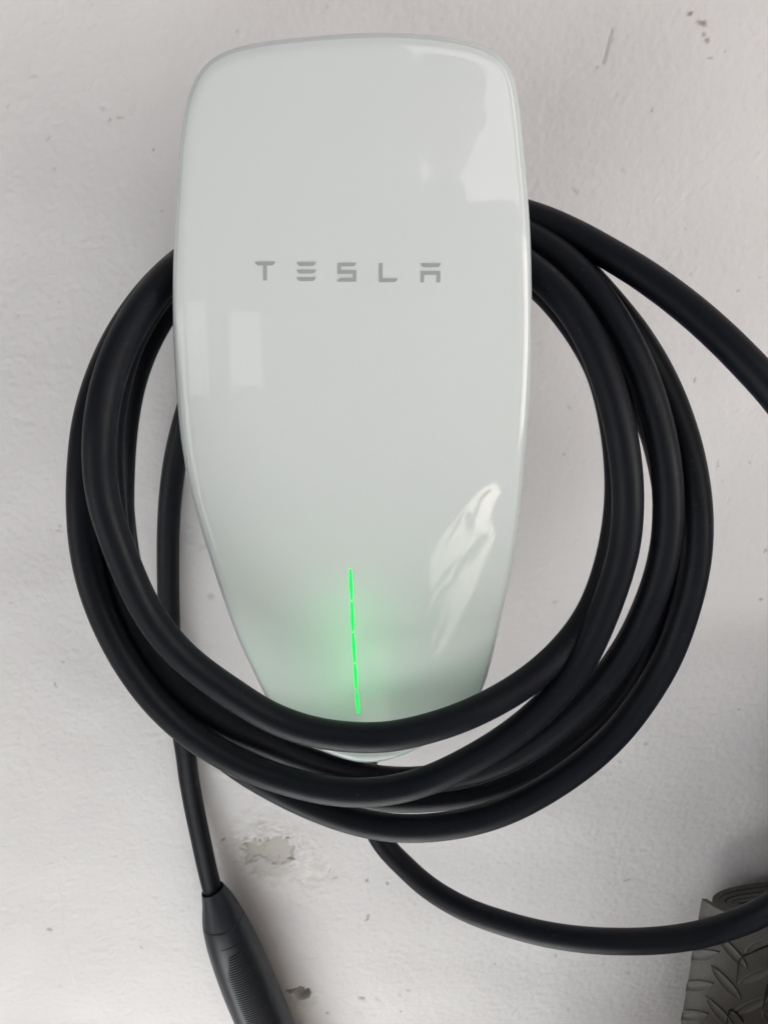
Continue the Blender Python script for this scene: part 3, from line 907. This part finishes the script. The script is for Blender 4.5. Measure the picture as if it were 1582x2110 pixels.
def build_person():
    X, Y, Zf = 0.19, -0.98, FLOOR_Z
    root = empty("person", (X, Y, Zf))
    tag(root, "person in a dark jacket and cap holding up a phone to photograph the charger", "person")
    pelvis = (X - .17, Y - .06, Zf + .88, .125)
    ch = [[pelvis, (X - .12, Y - .04, Zf + 1.05, .125), (X - .05, Y, Zf + 1.22, .14), (X, Y + .03, Zf + 1.34, .10), (X, Y + .05, Zf + 1.40, .055), (X, Y + .08, Zf + 1.455, .06)]]
    for sx, foot in ((-1, .02), (1, -.03)):
        ch.append([pelvis, (X - .17 + sx * .10, Y - .06, Zf + .80, .085), (X - .16 + sx * .11, Y - .03, Zf + .46, .06), (X - .15 + sx * .12, Y - .06, Zf + .09, .042), (X - .15 + sx * .13, Y + .04 + foot, Zf + .045, .042), (X - .15 + sx * .14, Y + .11 + foot, Zf + .04, .034)])
    hands = {-1: (-0.045, -0.540, -0.075), 1: (0.085, -0.540, -0.075)}
    for sx in (-1, 1):
        hx, hy, hz = hands[sx]
        ch.append([(X, Y + .03, Zf + 1.34, .10), (X + sx * .12, Y + .02, Zf + 1.345, .075), (X + sx * .195, Y + .03, Zf + 1.29, .062), (X + sx * .235, Y + .12, Zf + 1.06, .048),
                   (hx + sx * .05, hy - .10, hz - .02, .034), (hx + sx * .012, hy - .03, hz - .005, .026)])
    skin_body("body", ch, M_JACKET, root, 2)
    # head with face, ears and cap
    hc = Vector((X - .005, Y + .115, Zf + 1.535))
    V = []; F = []; N, K = 20, 28
    for i in range(N + 1):
        ph = math.pi * i / N
        for k in range(K):
            th = 2 * math.pi * k / K
            x, y, z = math.sin(ph) * math.sin(th), math.sin(ph) * math.cos(th), math.cos(ph)
            sx_, sy_, sz_ = .076, .094, .108
            if z < 0: sx_ *= 1 + .22 * z; sy_ *= 1 + .10 * z
            px_, py_, pz_ = x * sx_, y * sy_, z * sz_
            if y > .5:                                  # the face looks towards the wall
                nose = math.exp(-(px_ / .012) ** 2 - ((pz_ + .016) / .022) ** 2) * .020
                brow = math.exp(-((pz_ - .018) / .010) ** 2) * .004
                eye = sum(math.exp(-((px_ - e) / .013) ** 2 - ((pz_ - .003) / .010) ** 2) for e in (-.032, .032)) * .007
                lip = math.exp(-(px_ / .022) ** 2 - ((pz_ + .056) / .007) ** 2) * .005
                chin = math.exp(-(px_ / .02) ** 2 - ((pz_ + .092) / .014) ** 2) * .007
                py_ += nose + brow - eye + lip + chin
            V.append(hc + Vector((px_, py_, pz_)))
    for i in range(N):
        for k in range(K):
            F.append((i * K + k, i * K + (k + 1) % K, (i + 1) * K + (k + 1) % K, (i + 1) * K + k))
    mesh_obj("head", V, F, M_SKIN, root)
    for sx in (-1, 1):
        skin_body("ear", [[(hc.x + sx * .074, hc.y - .005, hc.z + .022, .010), (hc.x + sx * .086, hc.y - .014, hc.z + .006, .012), (hc.x + sx * .078, hc.y - .004, hc.z - .024, .008)]], M_SKIN, root, 2)
    V = []; F = []
    for i in range(9):
        ph = math.pi / 2 * i / 8 * 1.02
        for k in range(K):
            th = 2 * math.pi * k / K
            V.append(hc + Vector((.083 * math.sin(ph) * math.sin(th), .101 * math.sin(ph) * math.cos(th), .030 + .092 * math.cos(ph))))
    for i in range(8):
        for k in range(K):
            F.append((i * K + k, i * K + (k + 1) % K, (i + 1) * K + (k + 1) % K, (i + 1) * K + k))
    mesh_obj("cap", V, F, M_JACKET, root)
    # hands with four fingers and a thumb each, closed round the phone's sides
    for sx in (-1, 1):
        hx, hy, hz = hands[sx]
        w0 = (hx + sx * .012, hy - .03, hz - .005, .024)
        p0 = (hx + sx * .014, hy, hz + .012, (.024, .014))
        ch = [[w0, p0]]
        for q, (dz, L) in enumerate(((.034, .9), (.016, 1.0), (-.002, .95), (-.018, .78))):
            kx = hx + sx * .016
            ch.append([p0, (kx + sx * .006, hy + .022, hz + .012 + dz, .0095), (kx + sx * .000, hy + .022 + .022 * L, hz + .014 + dz, .0085), (kx - sx * .016, hy + .026 + .026 * L, hz + .014 + dz, .0075)])
        ch.append([p0, (hx - sx * .004, hy - .004, hz + .040, .0105), (hx - sx * .014, hy + .006, hz + .060, .009)])
        skin_body("hand", ch, M_SKIN, root, 2)
M_JACKET = m_plain("dark_blue_cloth", (0.035, 0.042, 0.055), 0.85, 0.2, nscale=200)
M_SKIN = m_plain("skin", (0.42, 0.27, 0.20), 0.5)
build_person()

def build_phone():
    fwd = CAM_ROT @ Vector((0, 0, -1))
    c = CAM - fwd * 0.009 + CAM_ROT @ Vector((0.022, -0.058, 0))
    root = empty("phone", c)
    tag(root, "dark phone held up in both hands in front of the charger", "phone")
    def slab(name, hx, hy, hz, oz, m):
        V = [c + CAM_ROT @ Vector((x * hx, y * hy, oz + z * hz)) for z in (-1, 1) for x, y in ((-1, -1), (1, -1), (1, 1), (-1, 1))]
        F = [(3, 2, 1, 0), (4, 5, 6, 7)] + [(i, (i + 1) % 4, 4 + (i + 1) % 4, 4 + i) for i in range(4)]
        o = mesh_obj(name, V, F, m, root, smooth=False)
        b = o.modifiers.new("bevel", 'BEVEL'); b.width = min(hz * .9, .0035); b.segments = 3
    slab("phone_case", .037, .075, .0035, 0, M_GRIP)
    slab("screen", .034, .071, .0004, .0037, M_PRINT)
build_phone()
